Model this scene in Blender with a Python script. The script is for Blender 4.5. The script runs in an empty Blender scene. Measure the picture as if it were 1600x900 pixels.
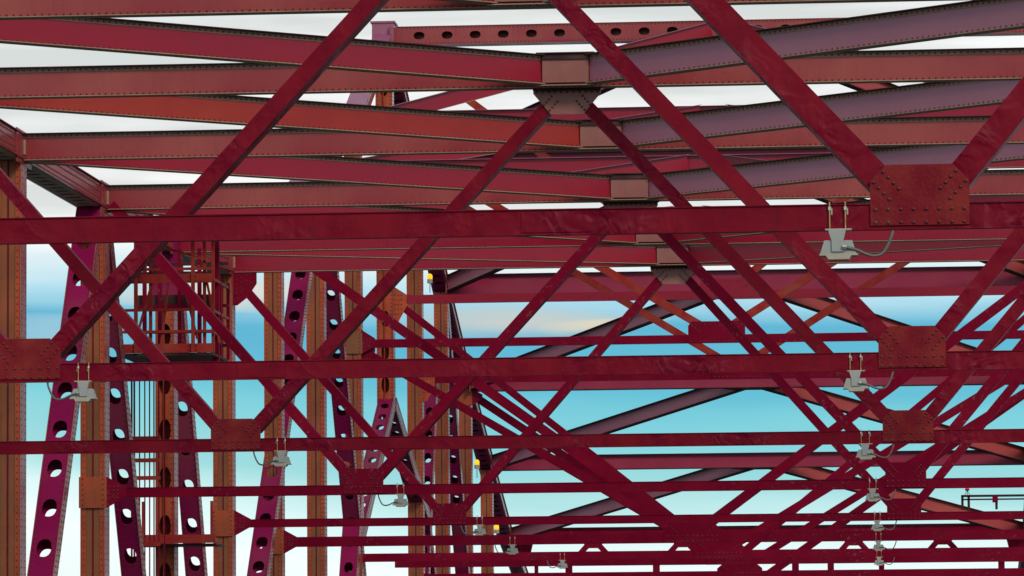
import bpy, math, random
from mathutils import Vector, Matrix
random.seed(7)
scene = bpy.context.scene
col = scene.collection

# ------------------------------------------------------------------ camera
cam_data = bpy.data.cameras.new("camera")
cam_data.sensor_width = 36.0
cam_data.lens = 157.5
cam_data.clip_start = 0.5
cam_data.clip_end = 30000
cam = bpy.data.objects.new("camera", cam_data)
col.objects.link(cam)
RX = Vector((0.99634519, 0.08505781, -0.00783749))
UP = Vector((0.01517012, -0.08590708, 0.99618765))
FW = Vector((-0.08406025, 0.99266568, 0.08688344))
m = Matrix((RX, UP, -FW)).transposed().to_4x4()
cam.matrix_world = m
scene.camera = cam
scene.view_settings.view_transform = 'Standard'
scene.view_settings.look = 'None'
scene.view_settings.exposure = 0.15
scene.view_settings.gamma = 1.0

# ------------------------------------------------------------------ sky and sun
SUN_EL, SUN_AZ = math.radians(33), math.radians(148)     # azimuth clockwise from +Y: behind the camera and to its right
world = bpy.data.worlds.new("World")
scene.world = world
world.use_nodes = True
nt = world.node_tree
for n in list(nt.nodes): nt.nodes.remove(n)
def N(tree, kind, **kw):
    n = tree.nodes.new(kind)
    for k, v in kw.items(): setattr(n, k, v)
    return n
def math_node(tree, op, a, b=None, c=None, clamp=False):
    n = N(tree, 'ShaderNodeMath', operation=op, use_clamp=clamp)
    for i, v in enumerate((a, b, c)):
        if v is None: continue
        if isinstance(v, (int, float)): n.inputs[i].default_value = v
        else: tree.links.new(v, n.inputs[i])
    return n.outputs[0]
def mixcol(tree, fac, a, b):
    n = N(tree, 'ShaderNodeMix', data_type='RGBA')
    for s, v in ((n.inputs[0], fac), (n.inputs[6], a), (n.inputs[7], b)):
        if isinstance(v, (int, float)): s.default_value = v
        elif isinstance(v, tuple): s.default_value = (*v, 1)
        else: tree.links.new(v, s)
    return n.outputs[2]
def ramp(tree, fac, stops, interp='LINEAR'):
    n = N(tree, 'ShaderNodeValToRGB')
    cr = n.color_ramp; cr.interpolation = interp
    while len(cr.elements) < len(stops): cr.elements.new(0.5)
    for e, (p, c) in zip(cr.elements, stops):
        e.position = p; e.color = (*c, 1)
    tree.links.new(fac, n.inputs[0])
    return n.outputs[0]
def srgb(r, g, b):
    f = lambda v: (v/255/12.92) if v/255 <= 0.04045 else ((v/255+0.055)/1.055)**2.4
    return (f(r), f(g), f(b))

tc = N(nt, 'ShaderNodeTexCoord')
sep = N(nt, 'ShaderNodeSeparateXYZ'); nt.links.new(tc.outputs['Generated'], sep.inputs[0])
ux, uy, uz = sep.outputs
az = math_node(nt, 'ARCTAN2', ux, uy)                # azimuth, 0 = along the bridge, negative = left
el = math_node(nt, 'ARCSINE', uz)
comb = N(nt, 'ShaderNodeCombineXYZ')
nt.links.new(math_node(nt, 'MULTIPLY', az, 9.0), comb.inputs[0])
nt.links.new(math_node(nt, 'MULTIPLY', el, 75.0), comb.inputs[1])
ns = N(nt, 'ShaderNodeTexNoise'); ns.inputs['Scale'].default_value = 1.0
ns.inputs['Detail'].default_value = 3.0; ns.inputs['Roughness'].default_value = 0.5
nt.links.new(comb.outputs[0], ns.inputs['Vector'])
warp = math_node(nt, 'MULTIPLY', math_node(nt, 'SUBTRACT', ns.outputs['Fac'], 0.5), 0.016)
# the clear band drops towards the right of the frame
azl = math_node(nt, 'MULTIPLY', math_node(nt, 'MAXIMUM', math_node(nt, 'MINIMUM', math_node(nt, 'ADD', az, 0.085), 0.06), -0.12), 0.11)
leftness = math_node(nt, 'MULTIPLY', math_node(nt, 'ADD', az, 0.10), -5.5, clamp=True)
stretch = math_node(nt, 'ADD', 1.0, math_node(nt, 'MULTIPLY', leftness, 0.55))
e1 = math_node(nt, 'ADD', math_node(nt, 'MULTIPLY', math_node(nt, 'SUBTRACT', el, 0.085), stretch), 0.085)
e2 = math_node(nt, 'ADD', math_node(nt, 'ADD', e1, warp), math_node(nt, 'MULTIPLY', math_node(nt, 'SUBTRACT', 1.0, leftness), 0.008))
fac = math_node(nt, 'MULTIPLY', e2, 1/0.2, clamp=True)
stops = [(0.00, srgb(226, 240, 238)), (0.14, srgb(238, 248, 248)), (0.195, srgb(212, 240, 240)), (0.25, srgb(152, 212, 215)),
         (0.31, srgb(124, 203, 214)), (0.36, srgb(94, 184, 206)), (0.42, srgb(88, 174, 204)), (0.465, srgb(172, 215, 230)),
         (0.51, srgb(236, 243, 244)), (0.60, srgb(247, 247, 245)), (0.8, srgb(238, 240, 239)), (1.0, srgb(226, 234, 243))]
skycol = ramp(nt, fac, stops)
# soft grey streaks and warm strata in the cloud deck
comb2 = N(nt, 'ShaderNodeCombineXYZ')
nt.links.new(math_node(nt, 'MULTIPLY', az, 14.0), comb2.inputs[0])
nt.links.new(math_node(nt, 'MULTIPLY', el, 120.0), comb2.inputs[1]); comb2.inputs[2].default_value = 3.7
ns2 = N(nt, 'ShaderNodeTexNoise'); ns2.inputs['Scale'].default_value = 1.0; ns2.inputs['Detail'].default_value = 4.0
nt.links.new(comb2.outputs[0], ns2.inputs['Vector'])
streak = ramp(nt, ns2.outputs['Fac'], [(0.35, (0, 0, 0)), (0.62, (1, 1, 1))])
high = math_node(nt, 'MULTIPLY', math_node(nt, 'SUBTRACT', fac, 0.47), 8.0, clamp=True)
skycol = mixcol(nt, math_node(nt, 'MULTIPLY', math_node(nt, 'MULTIPLY', streak, high), 0.65), skycol, srgb(188, 195, 193))
def cloud(az0, el0, wa, we, colour, amount, src):
    da = math_node(nt, 'DIVIDE', math_node(nt, 'SUBTRACT', az, az0), wa)
    de = math_node(nt, 'DIVIDE', math_node(nt, 'SUBTRACT', math_node(nt, 'ADD', el, math_node(nt, 'MULTIPLY', warp, 1.3)), el0), we)
    r = math_node(nt, 'ADD', math_node(nt, 'MULTIPLY', da, da), math_node(nt, 'MULTIPLY', de, de))
    k = math_node(nt, 'MULTIPLY', math_node(nt, 'SUBTRACT', 1.0, r, clamp=True), amount, clamp=True)
    return mixcol(nt, k, src, colour)
skycol = cloud(-0.083, 0.0795, 0.030, 0.0042, srgb(190, 198, 196), 1.0, skycol)
skycol = cloud(-0.064, 0.0775, 0.016, 0.0026, srgb(212, 206, 186), 1.0, skycol)
skycol = cloud(-0.150, 0.0850, 0.030, 0.0035, srgb(226, 214, 196), 0.8, skycol)
skycol = cloud(-0.185, 0.0770, 0.018, 0.0040, srgb(160, 196, 214), 0.7, skycol)
bg_cloud = N(nt, 'ShaderNodeBackground'); nt.links.new(skycol, bg_cloud.inputs[0]); bg_cloud.inputs[1].default_value = 1.0
sky = N(nt, 'ShaderNodeTexSky'); sky.sky_type = 'NISHITA'; sky.sun_disc = False
sky.sun_elevation = SUN_EL; sky.sun_rotation = SUN_AZ
bg_sky = N(nt, 'ShaderNodeBackground'); nt.links.new(sky.outputs[0], bg_sky.inputs[0]); bg_sky.inputs[1].default_value = 0.08
comb3 = N(nt, 'ShaderNodeVectorMath', operation='MULTIPLY'); nt.links.new(tc.outputs['Generated'], comb3.inputs[0]); comb3.inputs[1].default_value = (2.2, 2.2, 4.5)
ns3 = N(nt, 'ShaderNodeTexNoise'); ns3.inputs['Scale'].default_value = 1.0; ns3.inputs['Detail'].default_value = 5.0
nt.links.new(comb3.outputs[0], ns3.inputs['Vector'])
broken = math_node(nt, 'MULTIPLY', math_node(nt, 'SUBTRACT', ns3.outputs['Fac'], 0.42), 5.0, clamp=True)
bank = math_node(nt, 'MULTIPLY', math_node(nt, 'SUBTRACT', 0.42, el), 4.5, clamp=True)
cover = math_node(nt, 'MULTIPLY', math_node(nt, 'MAXIMUM', bank, broken), 0.97)
mx = N(nt, 'ShaderNodeMixShader'); nt.links.new(cover, mx.inputs[0])
nt.links.new(bg_sky.outputs[0], mx.inputs[1]); nt.links.new(bg_cloud.outputs[0], mx.inputs[2])
wo = N(nt, 'ShaderNodeOutputWorld'); nt.links.new(mx.outputs[0], wo.inputs[0])

sun = bpy.data.lights.new("sun", 'SUN'); sun.energy = 1.5; sun.angle = math.radians(14); sun.color = (1.0, 0.84, 0.68)
so = bpy.data.objects.new("sun", sun); col.objects.link(so)
sd = Vector((math.sin(SUN_AZ)*math.cos(SUN_EL), math.cos(SUN_AZ)*math.cos(SUN_EL), math.sin(SUN_EL)))
so.rotation_euler = (-sd).to_track_quat('-Z', 'Y').to_euler()
so.location = sd*200

# ------------------------------------------------------------------ materials
MATS = {}
def paint(name, base, alt=None, rough=0.38, spec=0.5, bump=0.15, scale=3.0, metal=0.0, dirt_or_refl=(0.25, 0.16, 0.10), dirt_or_refl_amt=0.18, dent=0.0, chips=0.0, streak=0.0, streak_col=(0.10, 0.025, 0.015)):
    m_ = bpy.data.materials.new(name); m_.use_nodes = True
    t = m_.node_tree; b = t.nodes['Principled BSDF']
    tcn = N(t, 'ShaderNodeTexCoord')
    n1 = N(t, 'ShaderNodeTexNoise'); n1.inputs['Scale'].default_value = scale; n1.inputs['Detail'].default_value = 6; n1.inputs['Roughness'].default_value = 0.62
    n2 = N(t, 'ShaderNodeTexNoise'); n2.inputs['Scale'].default_value = scale*0.35; n2.inputs['Detail'].default_value = 3
    n3 = N(t, 'ShaderNodeTexNoise'); n3.inputs['Scale'].default_value = scale*9; n3.inputs['Detail'].default_value = 4
    for n in (n1, n2, n3): t.links.new(tcn.outputs['Object'], n.inputs['Vector'])
    if alt is None: alt = tuple(min(1, c*1.25+0.012) for c in base)
    c = mixcol(t, ramp(t, n1.outputs['Fac'], [(0.36, (0, 0, 0)), (0.66, (1, 1, 1))]), base, alt)
    k = math_node(t, 'MULTIPLY', ramp(t, n2.outputs['Fac'], [(0.48, (0, 0, 0)), (0.72, (1, 1, 1))]), dirt_or_refl_amt)
    c = mixcol(t, k, c, dirt_or_refl)
    if chips > 0:
        k2 = math_node(t, 'MULTIPLY', ramp(t, n3.outputs['Fac'], [(0.60, (0, 0, 0)), (0.68, (1, 1, 1))]),
                       math_node(t, 'MULTIPLY', ramp(t, n2.outputs['Fac'], [(0.5, (0, 0, 0)), (0.6, (1, 1, 1))]), chips))
        c = mixcol(t, k2, c, (0.36, 0.14, 0.17))
    if streak > 0:
        vm = N(t, 'ShaderNodeVectorMath', operation='MULTIPLY'); t.links.new(tcn.outputs['Object'], vm.inputs[0]); vm.inputs[1].default_value = (7.0, 7.0, 0.9)
        n5 = N(t, 'ShaderNodeTexNoise'); n5.inputs['Scale'].default_value = 1.0; n5.inputs['Detail'].default_value = 5; n5.inputs['Roughness'].default_value = 0.65
        t.links.new(vm.outputs[0], n5.inputs['Vector'])
        c = mixcol(t, math_node(t, 'MULTIPLY', ramp(t, n5.outputs['Fac'], [(0.50, (0, 0, 0)), (0.74, (1, 1, 1))]), streak), c, streak_col)
    t.links.new(c, b.inputs['Base Color'])
    rr = ramp(t, n1.outputs['Fac'], [(0.3, (rough-0.07,)*3), (0.7, (rough+0.12,)*3)])
    t.links.new(rr, b.inputs['Roughness'])
    b.inputs['Specular IOR Level'].default_value = spec; b.inputs['Metallic'].default_value = metal
    bp = N(t, 'ShaderNodeBump'); bp.inputs['Strength'].default_value = bump; bp.inputs['Distance'].default_value = 0.03 if dent > 0 else 0.012
    h = n3.outputs['Fac']
    if dent > 0:
        n4 = N(t, 'ShaderNodeTexNoise'); n4.inputs['Scale'].default_value = 4.2; n4.inputs['Detail'].default_value = 2; n4.inputs['Distortion'].default_value = 0.7
        t.links.new(tcn.outputs['Object'], n4.inputs['Vector'])
        zone = ramp(t, n2.outputs['Fac'], [(0.46, (0.04,)*3), (0.62, (1,)*3)])
        h = math_node(t, 'ADD', math_node(t, 'MULTIPLY', h, 0.15), math_node(t, 'MULTIPLY', math_node(t, 'MULTIPLY', n4.outputs['Fac'], zone), dent))
    t.links.new(h, bp.inputs['Height']); t.links.new(bp.outputs[0], b.inputs['Normal'])
    MATS[name] = m_
    return m_
SWAY = paint('dark_red_paint', (0.152, 0.0008, 0.014), (0.205, 0.006, 0.018), rough=0.45, spec=0.09, dent=2.6, bump=1.0, scale=1.6, dirt_or_refl_amt=0.5, dirt_or_refl=(0.125, 0.0015, 0.024), chips=0.10, streak=0.35, streak_col=(0.085, 0.006, 0.010))
SWAYF = paint('far_dark_red_paint', (0.160, 0.0006, 0.018), (0.20, 0.0030, 0.024), rough=0.5, spec=0.05, bump=0.1, scale=1.2, dirt_or_refl_amt=0.35, dirt_or_refl=(0.16, 0.008, 0.024), chips=0.3, streak=0.25, streak_col=(0.09, 0.002, 0.010))
GUS = paint('gusset_red_paint', (0.165, 0.005, 0.014), (0.23, 0.024, 0.020), rough=0.45, spec=0.12, bump=0.5, scale=3.0, dirt_or_refl_amt=0.6, dirt_or_refl=(0.115, 0.001, 0.014), chips=0.12, streak=0.3, streak_col=(0.09, 0.006, 0.010))
LAT = paint('crimson_girder_paint', (0.235, 0.0020, 0.028), (0.28, 0.006, 0.026), rough=0.25, spec=0.32, bump=0.06, scale=0.35, dirt_or_refl_amt=0.4, dirt_or_refl=(0.30, 0.022, 0.016), streak=0.28, streak_col=(0.14, 0.012, 0.018))
LATO = paint('warm_sheen_girder_paint', (0.27, 0.010, 0.016), (0.34, 0.038, 0.020), rough=0.30, spec=0.30, bump=0.05, scale=0.35, dirt_or_refl_amt=0.5, dirt_or_refl=(0.23, 0.004, 0.024))  # orange tint paints warm reflected light into the base colour
LATM = paint('mauve_sky_sheen_girder_paint', (0.30, 0.105, 0.165), (0.35, 0.145, 0.20), rough=0.30, spec=0.5, bump=0.05, scale=0.35, dirt_or_refl_amt=0.5, dirt_or_refl=(0.24, 0.045, 0.075))  # mauve base colour stands in for cool sky reflected on these arms
FARS = paint('salmon_warm_lit_girder_paint', (0.36, 0.055, 0.06), (0.42, 0.085, 0.075), rough=0.35, spec=0.3, bump=0.05, scale=0.35)  # salmon base has the warm light on right-facing webs painted in
STRUT = paint('girder_paint', (0.27, 0.032, 0.042), (0.33, 0.075, 0.065), rough=0.25, spec=0.32, bump=0.06, scale=0.30, dirt_or_refl_amt=0.95, dirt_or_refl=(0.22, 0.004, 0.028), streak=0.3, streak_col=(0.16, 0.03, 0.022))  # deep crimson noise patches stand in for the web's reflection gradient
DUST = paint('dusty_brown_paint', (0.27, 0.18, 0.12), (0.36, 0.26, 0.18), rough=0.6, spec=0.2, bump=0.2, scale=2.0)
ANG = paint('dusty_angle_paint', (0.26, 0.16, 0.12), (0.33, 0.21, 0.15), rough=0.6, spec=0.3, bump=0.2, scale=2.0)
RIVET = paint('rivet_paint', (0.095, 0.006, 0.012), rough=0.40, spec=0.35, bump=0.0)
BOXP = paint('brown_red_plate', (0.24, 0.10, 0.085), (0.29, 0.14, 0.11), rough=0.4, spec=0.4, bump=0.1, scale=2.0, dirt_or_refl=(0.27, 0.05, 0.045), dirt_or_refl_amt=0.5)
COLM = paint('faded_orange_paint', (0.40, 0.066, 0.026), (0.50, 0.10, 0.040), rough=0.55, spec=0.12, bump=0.3, scale=2.2, dirt_or_refl=(0.17, 0.055, 0.03), dirt_or_refl_amt=0.75, streak=0.55, streak_col=(0.13, 0.06, 0.035))
COLI = paint('olive_brown_paint', (0.22, 0.078, 0.034), (0.29, 0.10, 0.042), rough=0.55, spec=0.2, bump=0.25, scale=1.6, dirt_or_refl=(0.14, 0.085, 0.045), dirt_or_refl_amt=0.5)
COLS = paint('column_side_paint', (0.27, 0.05, 0.06), (0.34, 0.09, 0.08), rough=0.26, spec=0.8, bump=0.1)
DIAG = paint('magenta_red_paint', (0.21, 0.004, 0.060), (0.24, 0.008, 0.070), rough=0.42, spec=0.06, bump=0.05, scale=0.8)
LILAC = paint('magenta_sky_sheen_paint', (0.27, 0.06, 0.14), (0.31, 0.085, 0.17), rough=0.35, spec=0.7, bump=0.05, scale=0.8)  # paler lilac puts sky reflection on tops and cap into the colour
FAR = paint('rose_red_paint', (0.27, 0.018, 0.062), (0.31, 0.032, 0.074), rough=0.32, spec=0.3, bump=0.05, scale=0.4, streak=0.2, streak_col=(0.16, 0.02, 0.03))
DARK = paint('dark_joint_paint', (0.03, 0.006, 0.010), rough=0.6, spec=0.2, bump=0.0)
ORNG = paint('platform_red_paint', (0.27, 0.016, 0.018), (0.33, 0.040, 0.026), rough=0.45, spec=0.12, bump=0.1)
GREY = paint('grey_enamel', (0.30, 0.36, 0.36), (0.35, 0.41, 0.40), rough=0.4, bump=0.05, dirt_or_refl=(0.25, 0.22, 0.17), dirt_or_refl_amt=0.4)
GREYU = paint('dusty_grey_enamel', (0.36, 0.33, 0.26), rough=0.5, bump=0.05)
BRASS = paint('rusty_rod', (0.38, 0.20, 0.06), (0.50, 0.34, 0.16), rough=0.35, metal=0.6, bump=0.1, scale=12)
HOSE = paint('grey_conduit', (0.10, 0.095, 0.09), rough=0.5, bump=0.1, scale=20)
STEEL = paint('bright_fitting', (0.55, 0.52, 0.45), rough=0.25, metal=0.7, bump=0.0)
CONC = paint('deck_asphalt', (0.05, 0.048, 0.045), (0.07, 0.067, 0.063), rough=0.85, bump=0.3)
WATER = paint('water', (0.05, 0.11, 0.13), (0.06, 0.13, 0.15), rough=0.15, bump=0.3, scale=0.05)
def glow(name, c, s, base):
    m_ = bpy.data.materials.new(name); m_.use_nodes = True
    b = m_.node_tree.nodes['Principled BSDF']; b.inputs['Base Color'].default_value = (*base, 1); b.inputs['Roughness'].default_value = 0.2
    b.inputs['Emission Color'].default_value = (*c, 1); b.inputs['Emission Strength'].default_value = s
    MATS[name] = m_; return m_
AMBER = glow('amber_lens', (1.0, 0.55, 0.0), 0.8, (0.8, 0.45, 0.02))
REDL = glow('red_lens', (1.0, 0.02, 0.02), 0.9, (0.7, 0.01, 0.02))

# ------------------------------------------------------------------ mesh helpers
class MB:
    def __init__(s): s.v = []; s.f = []
    def add(s, vs, fs):
        o = len(s.v); s.v += [tuple(v) for v in vs]; s.f += [tuple(i+o for i in f) for f in fs]
    def box(s, c, sx, sy, sz, ax=None):
        c = Vector(c)
        X, Y, Z = ax if ax else (Vector((1, 0, 0)), Vector((0, 1, 0)), Vector((0, 0, 1)))
        vs = [c + X*(sx/2*i) + Y*(sy/2*j) + Z*(sz/2*k) for i in (-1, 1) for j in (-1, 1) for k in (-1, 1)]
        s.add(vs, [(0, 1, 3, 2), (4, 6, 7, 5), (0, 4, 5, 1), (2, 3, 7, 6), (0, 2, 6, 4), (1, 5, 7, 3)])
    def prism(s, poly, o, U, V, W, t):
        """closed polygon (u,v) in plane o,U,V, thickness t towards -W .. 0"""
        n = len(poly)
        a = [o + U*p[0] + V*p[1] for p in poly]; b = [q - W*t for q in a]
        s.add(a+b, [tuple(range(n)), tuple(range(2*n-1, n-1, -1))] + [(i, n+i, n+(i+1) % n, (i+1) % n) for i in range(n)])
    def cyl(s, p0, p1, r, n=8, r1=None):
        p0, p1 = Vector(p0), Vector(p1); d = (p1-p0).normalized()
        a = d.orthogonal().normalized(); b = d.cross(a); r1 = r if r1 is None else r1
        vs = [p0 + (a*math.cos(t)+b*math.sin(t))*r for t in [2*math.pi*i/n for i in range(n)]]
        vs += [p1 + (a*math.cos(t)+b*math.sin(t))*r1 for t in [2*math.pi*i/n for i in range(n)]]
        s.add(vs, [tuple(range(n-1, -1, -1)), tuple(range(n, 2*n))] + [(i, (i+1) % n, n+(i+1) % n, n+i) for i in range(n)])
    def tube(s, pts, r, n=8):
        pts = [Vector(p) for p in pts]; rings = []
        for i, p in enumerate(pts):
            d = (pts[min(i+1, len(pts)-1)] - pts[max(i-1, 0)]).normalized()
            a = d.cross(Vector((0, 1, 0.01))).normalized(); b = d.cross(a)
            rings.append([p + (a*math.cos(2*math.pi*k/n)+b*math.sin(2*math.pi*k/n))*r for k in range(n)])
        vs = [v for q in rings for v in q]; fs = []
        for i in range(len(pts)-1):
            for k in range(n): fs.append((i*n+k, i*n+(k+1) % n, (i+1)*n+(k+1) % n, (i+1)*n+k))
        s.add(vs, fs)
    def dome(s, p, nrm, r, n=7, h=0.75):
        p = Vector(p); nrm = nrm.normalized(); a = nrm.orthogonal().normalized(); b = nrm.cross(a); vs = []
        for q, (rr, hh) in enumerate(((1.0, 0.0), (0.72, 0.62*h))):
            vs += [p + (a*math.cos(2*math.pi*i/n)+b*math.sin(2*math.pi*i/n))*r*rr + nrm*r*hh for i in range(n)]
        vs.append(p + nrm*r*h)
        fs = [(i, (i+1) % n, n+(i+1) % n, n+i) for i in range(n)] + [(n+i, n+(i+1) % n, 2*n) for i in range(n)]
        s.add(vs, fs)
    def perf(s, o, U, V, W, L, Wd, t, holes, a, b, k=20):
        """plate L along U, Wd across V, thickness t towards -W; obround holes (half length a along U, half width b along V) centred at the u positions"""
        def ring(u0, lo, hi):
            ov, rc = [], []
            for i in range(k):
                th = 2*math.pi*(i+0.5)/k; c_, s_ = math.cos(th), math.sin(th)
                e = 0.86
                ov.append((u0 + a*math.copysign(abs(c_)**e, c_), b*math.copysign(abs(s_)**e, s_)))
                hx = (hi-u0) if c_ > 0 else (u0-lo)
                sc = min(hx/max(abs(c_), 1e-6), (Wd/2)/max(abs(s_), 1e-6))
                rc.append((u0 + c_*sc, s_*sc))
            return ov, rc
        holes = sorted(holes); edges = [0.0] + [(holes[i]+holes[i+1])/2 for i in range(len(holes)-1)] + [L]
        if not holes:
            s.prism([(0, -Wd/2), (L, -Wd/2), (L, Wd/2), (0, Wd/2)], o, U, V, W, t); return
        P = lambda q, d: o + U*q[0] + V*q[1] - W*d
        for h_, (lo, hi) in zip(holes, zip(edges[:-1], edges[1:])):
            ov, rc = ring(h_, lo, hi)
            for d, flip in ((0, False), (t, True)):
                vs = [P(q, d) for q in ov] + [P(q, d) for q in rc]
                fs = []
                for i in range(k):
                    j = (i+1) % k
                    f = (i, k+i, k+j, j)
                    fs.append(f[::-1] if flip else f)
                # corners
                cs = [(hi, Wd/2), (lo, Wd/2), (lo, -Wd/2), (hi, -Wd/2)]
                for ci, c in enumerate(cs):
                    ang = math.atan2(c[1], c[0]-h_) % (2*math.pi)
                    # find the pair of ring points around the corner angle
                    i = int(ang/(2*math.pi)*k - 0.5) % k; j = (i+1) % k
                    vs.append(P(c, d)); f = (k+i, len(vs)-1, k+j)
                    fs.append(f[::-1] if flip else f)
                s.add(vs, fs)
            vs = [P(q, 0) for q in ov] + [P(q, t) for q in ov]
            s.add(vs, [(i, (i+1) % k, k+(i+1) % k, k+i) for i in range(k)])
        # outer edges
        for (p, q) in (((0, -Wd/2), (L, -Wd/2)), ((L, -Wd/2), (L, Wd/2)), ((L, Wd/2), (0, Wd/2)), ((0, Wd/2), (0, -Wd/2))):
            s.add([P(p, 0), P(q, 0), P(q, t), P(p, t)], [(0, 3, 2, 1)])
    def build(s, name, mat, parent=None, kind=None, smooth=False):
        off = Vector((0, 0, 0)); p = parent
        while p is not None: off += p.location; p = p.parent
        me = bpy.data.meshes.new(name)
        me.from_pydata([(v[0]-off.x, v[1]-off.y, v[2]-off.z) for v in s.v], [], s.f)
        me.materials.append(mat); me.update()
        if smooth:
            for q in me.polygons: q.use_smooth = True
        o = bpy.data.objects.new(name, me); col.objects.link(o)
        if parent is not None: o.parent = parent
        if kind: o['kind'] = kind
        return o
def thing(name, label, cat, loc, group=None):
    o = bpy.data.objects.new(name, None); col.objects.link(o); o.location = loc; o.empty_display_size = 0.3
    o['label'] = label; o['category'] = cat
    if group: o['group'] = group
    return o
V3 = Vector
EX, EY, EZ = V3((1, 0, 0)), V3((0, 1, 0)), V3((0, 0, 1))

# ------------------------------------------------------------------ bridge layout (metres, camera at the origin, bridge along +Y)
Y1, DP = 39.037, 9.2543
def YN(n): return Y1 + n*DP
XL, XR, XC = -16.99, 5.9, -5.46         # truss centre planes and bridge centre line
XLI, XRI = XL+0.26, XR-0.26             # inner faces of the trusses
ZT = {0: 10.35, 1: 10.35, 2: 10.35, 3: 10.35, 4: 10.35, 5: 10.35, 6: 10.35, 7: 10.30, 8: 10.66, 9: 12.6, 10: 15.1, 11: 17.75, 12: 21.75,
      13: 18.4, 14: 14.9, 15: 11.75, 16: 9.0, 17: 6.27, 18: 4.4}
ZDECK = -2.7
ORD = ['', 'nearest', 'second nearest', 'third nearest', 'fourth nearest', 'fifth nearest', 'sixth nearest', 'seventh nearest', 'eighth nearest',
       'ninth nearest', 'tenth nearest', 'eleventh nearest', 'twelfth nearest', 'thirteenth nearest', 'fourteenth nearest', 'fifteenth nearest']

# ------------------------------------------------------------------ setting
b = MB(); b.box((XC, 1000, ZDECK-0.4), 22.2, 2600, 0.8); o = b.build('road_deck', CONC, None, 'structure')
b = MB(); b.box((0, 0, -62.0), 30000, 30000, 2.0); o = b.build('water', WATER, None, 'structure')

# ------------------------------------------------------------------ I girders of the upper lateral system
def girder(root, p0, p1, H=0.53, fw=0.26, mat=STRUT, rivets=True, far=False, top=None, pitch=0.11):
    """plate girder between two points (centre of web); the face towards the camera carries the angles and rivets"""
    p0, p1 = V3(p0), V3(p1)
    U = (p1-p0); L = U.length; U.normalize()
    W = U.cross(EZ)
    if W.y > 0: W = -W
    W.normalize(); Vv = W.cross(U)
    if Vv.z < 0: Vv = -Vv
    c = (p0+p1)/2; ax = (U, W, Vv)
    m1 = MB(); m1.box(c, L, 0.014, H-0.03, ax); m1.build('web', mat, root)
    for sgn, nm in ((1, 'top_flange'), (-1, 'bottom_flange')):
        m2 = MB(); m2.box(c + Vv*sgn*(H/2-0.0075), L, fw, 0.015 if not far else 0.03, ax)
        m2.build(nm, (DARK if far else (DUST if sgn < 0 else (top or DARK))), root)
        m3 = MB(); hh = 0.072
        for sd_ in (1, -1):
            m3.box(c + Vv*sgn*(H/2-0.015-hh/2) + W*sd_*0.0135, L-0.01, 0.012, hh, ax)
        m3.build('flange_angle', (ANG if (sgn > 0 and not far and top is None) else mat), root)
    if rivets:
        m4 = MB(); n = int(L/pitch)
        for i in range(n):
            for sgn in (1, -1):
                m4.dome(c + U*((i+0.5)*pitch - n*pitch/2) + Vv*sgn*(H/2-0.050) + W*0.0195, W, 0.019, n=6)
        m4.build('rivets', RIVET, root, 'stuff')

order = {3: 'at the top edge of the picture', 4: 'just above the brown riveted gusset', 5: 'ending on the leftmost post',
         6: 'ending beside the top of the purple leg', 7: 'hidden mostly behind the thick lowest strut',
         8: 'on the small dusty gusset in the middle', 9: 'peeping out above the thick dark red strut',
         10: 'behind the third crossing, below a lilac edge', 11: 'with lilac top edge behind the brown gusset',
         13: 'first beyond the tower top, nearly hidden', 14: 'above the blue sky band',
         15: 'just under the second long strut', 16: 'crossing the pale teal sky',
         17: 'farthest and lowest of the rose girders'}
for n in [3, 4, 5, 6, 7, 8, 9, 10, 11, 13, 14, 15, 16, 17]:
    Y, Z = YN(n), ZT[n]; far = n >= 13
    H = 0.53 if n < 13 else (0.78 if n < 15 else 0.62)
    t = thing('cross_girder', ('riveted red cross girder ' if n < 13 else 'smooth rose cross girder ') + order[n], 'girder', (XC, Y, Z), 'cross girders of the upper bracing')
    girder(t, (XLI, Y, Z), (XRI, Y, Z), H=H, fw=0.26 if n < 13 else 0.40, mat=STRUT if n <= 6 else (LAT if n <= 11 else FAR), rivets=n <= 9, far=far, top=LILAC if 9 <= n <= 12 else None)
    # centre crossing plates
    m1 = MB(); dd = -0.42 if n <= 12 else 0.42
    if n <= 8:
        m1.box((XC, Y-0.43, Z-0.02), 0.79, 0.02, H-0.12); cp = m1.build('crossing_plate', BOXP, t)
        m2 = MB(); m2.box((XC, Y-0.27, Z+H/2+0.012), 1.0, 0.5, 0.018); m2.build('top_cover_plate', DARK, t)
        m2 = MB(); m2.box((XC, Y-0.45, Z+H/2-0.05), 0.79, 0.05, 0.09); m2.build('head_angle', DARK, t)
        m2 = MB(); m2.box((XC, Y-0.27, Z-H/2-0.012), 1.0, 0.5, 0.018); m2.build('bottom_cover_plate', DUST, t)
        m4 = MB()
        for i in range(10):
            m4.dome((XC-0.45+i*0.10, Y-0.42, Z-H/2-0.022), -EZ, 0.022)
        m4.build('rivets', RIVET, t, 'stuff')
    elif n >= 13:
        m2 = MB(); m2.prism([(-1.25, -0.15), (1.25, -0.15), (0.75, 0.75), (-0.75, 0.75)], V3((XC, Y, Z-H/2-0.02)), EX, EY, EZ, 0.02); m2.build('gusset_plate', DARK, t)
    # end connection angle
    for sgn, xi in ((1, XLI), (-1, XRI)):
        m3 = MB(); m3.box((xi+sgn*0.03, Y-0.04, Z), 0.06, 0.06, H-0.24); m3.build('end_angle', DUST if n < 9 else STRUT, t)

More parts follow.
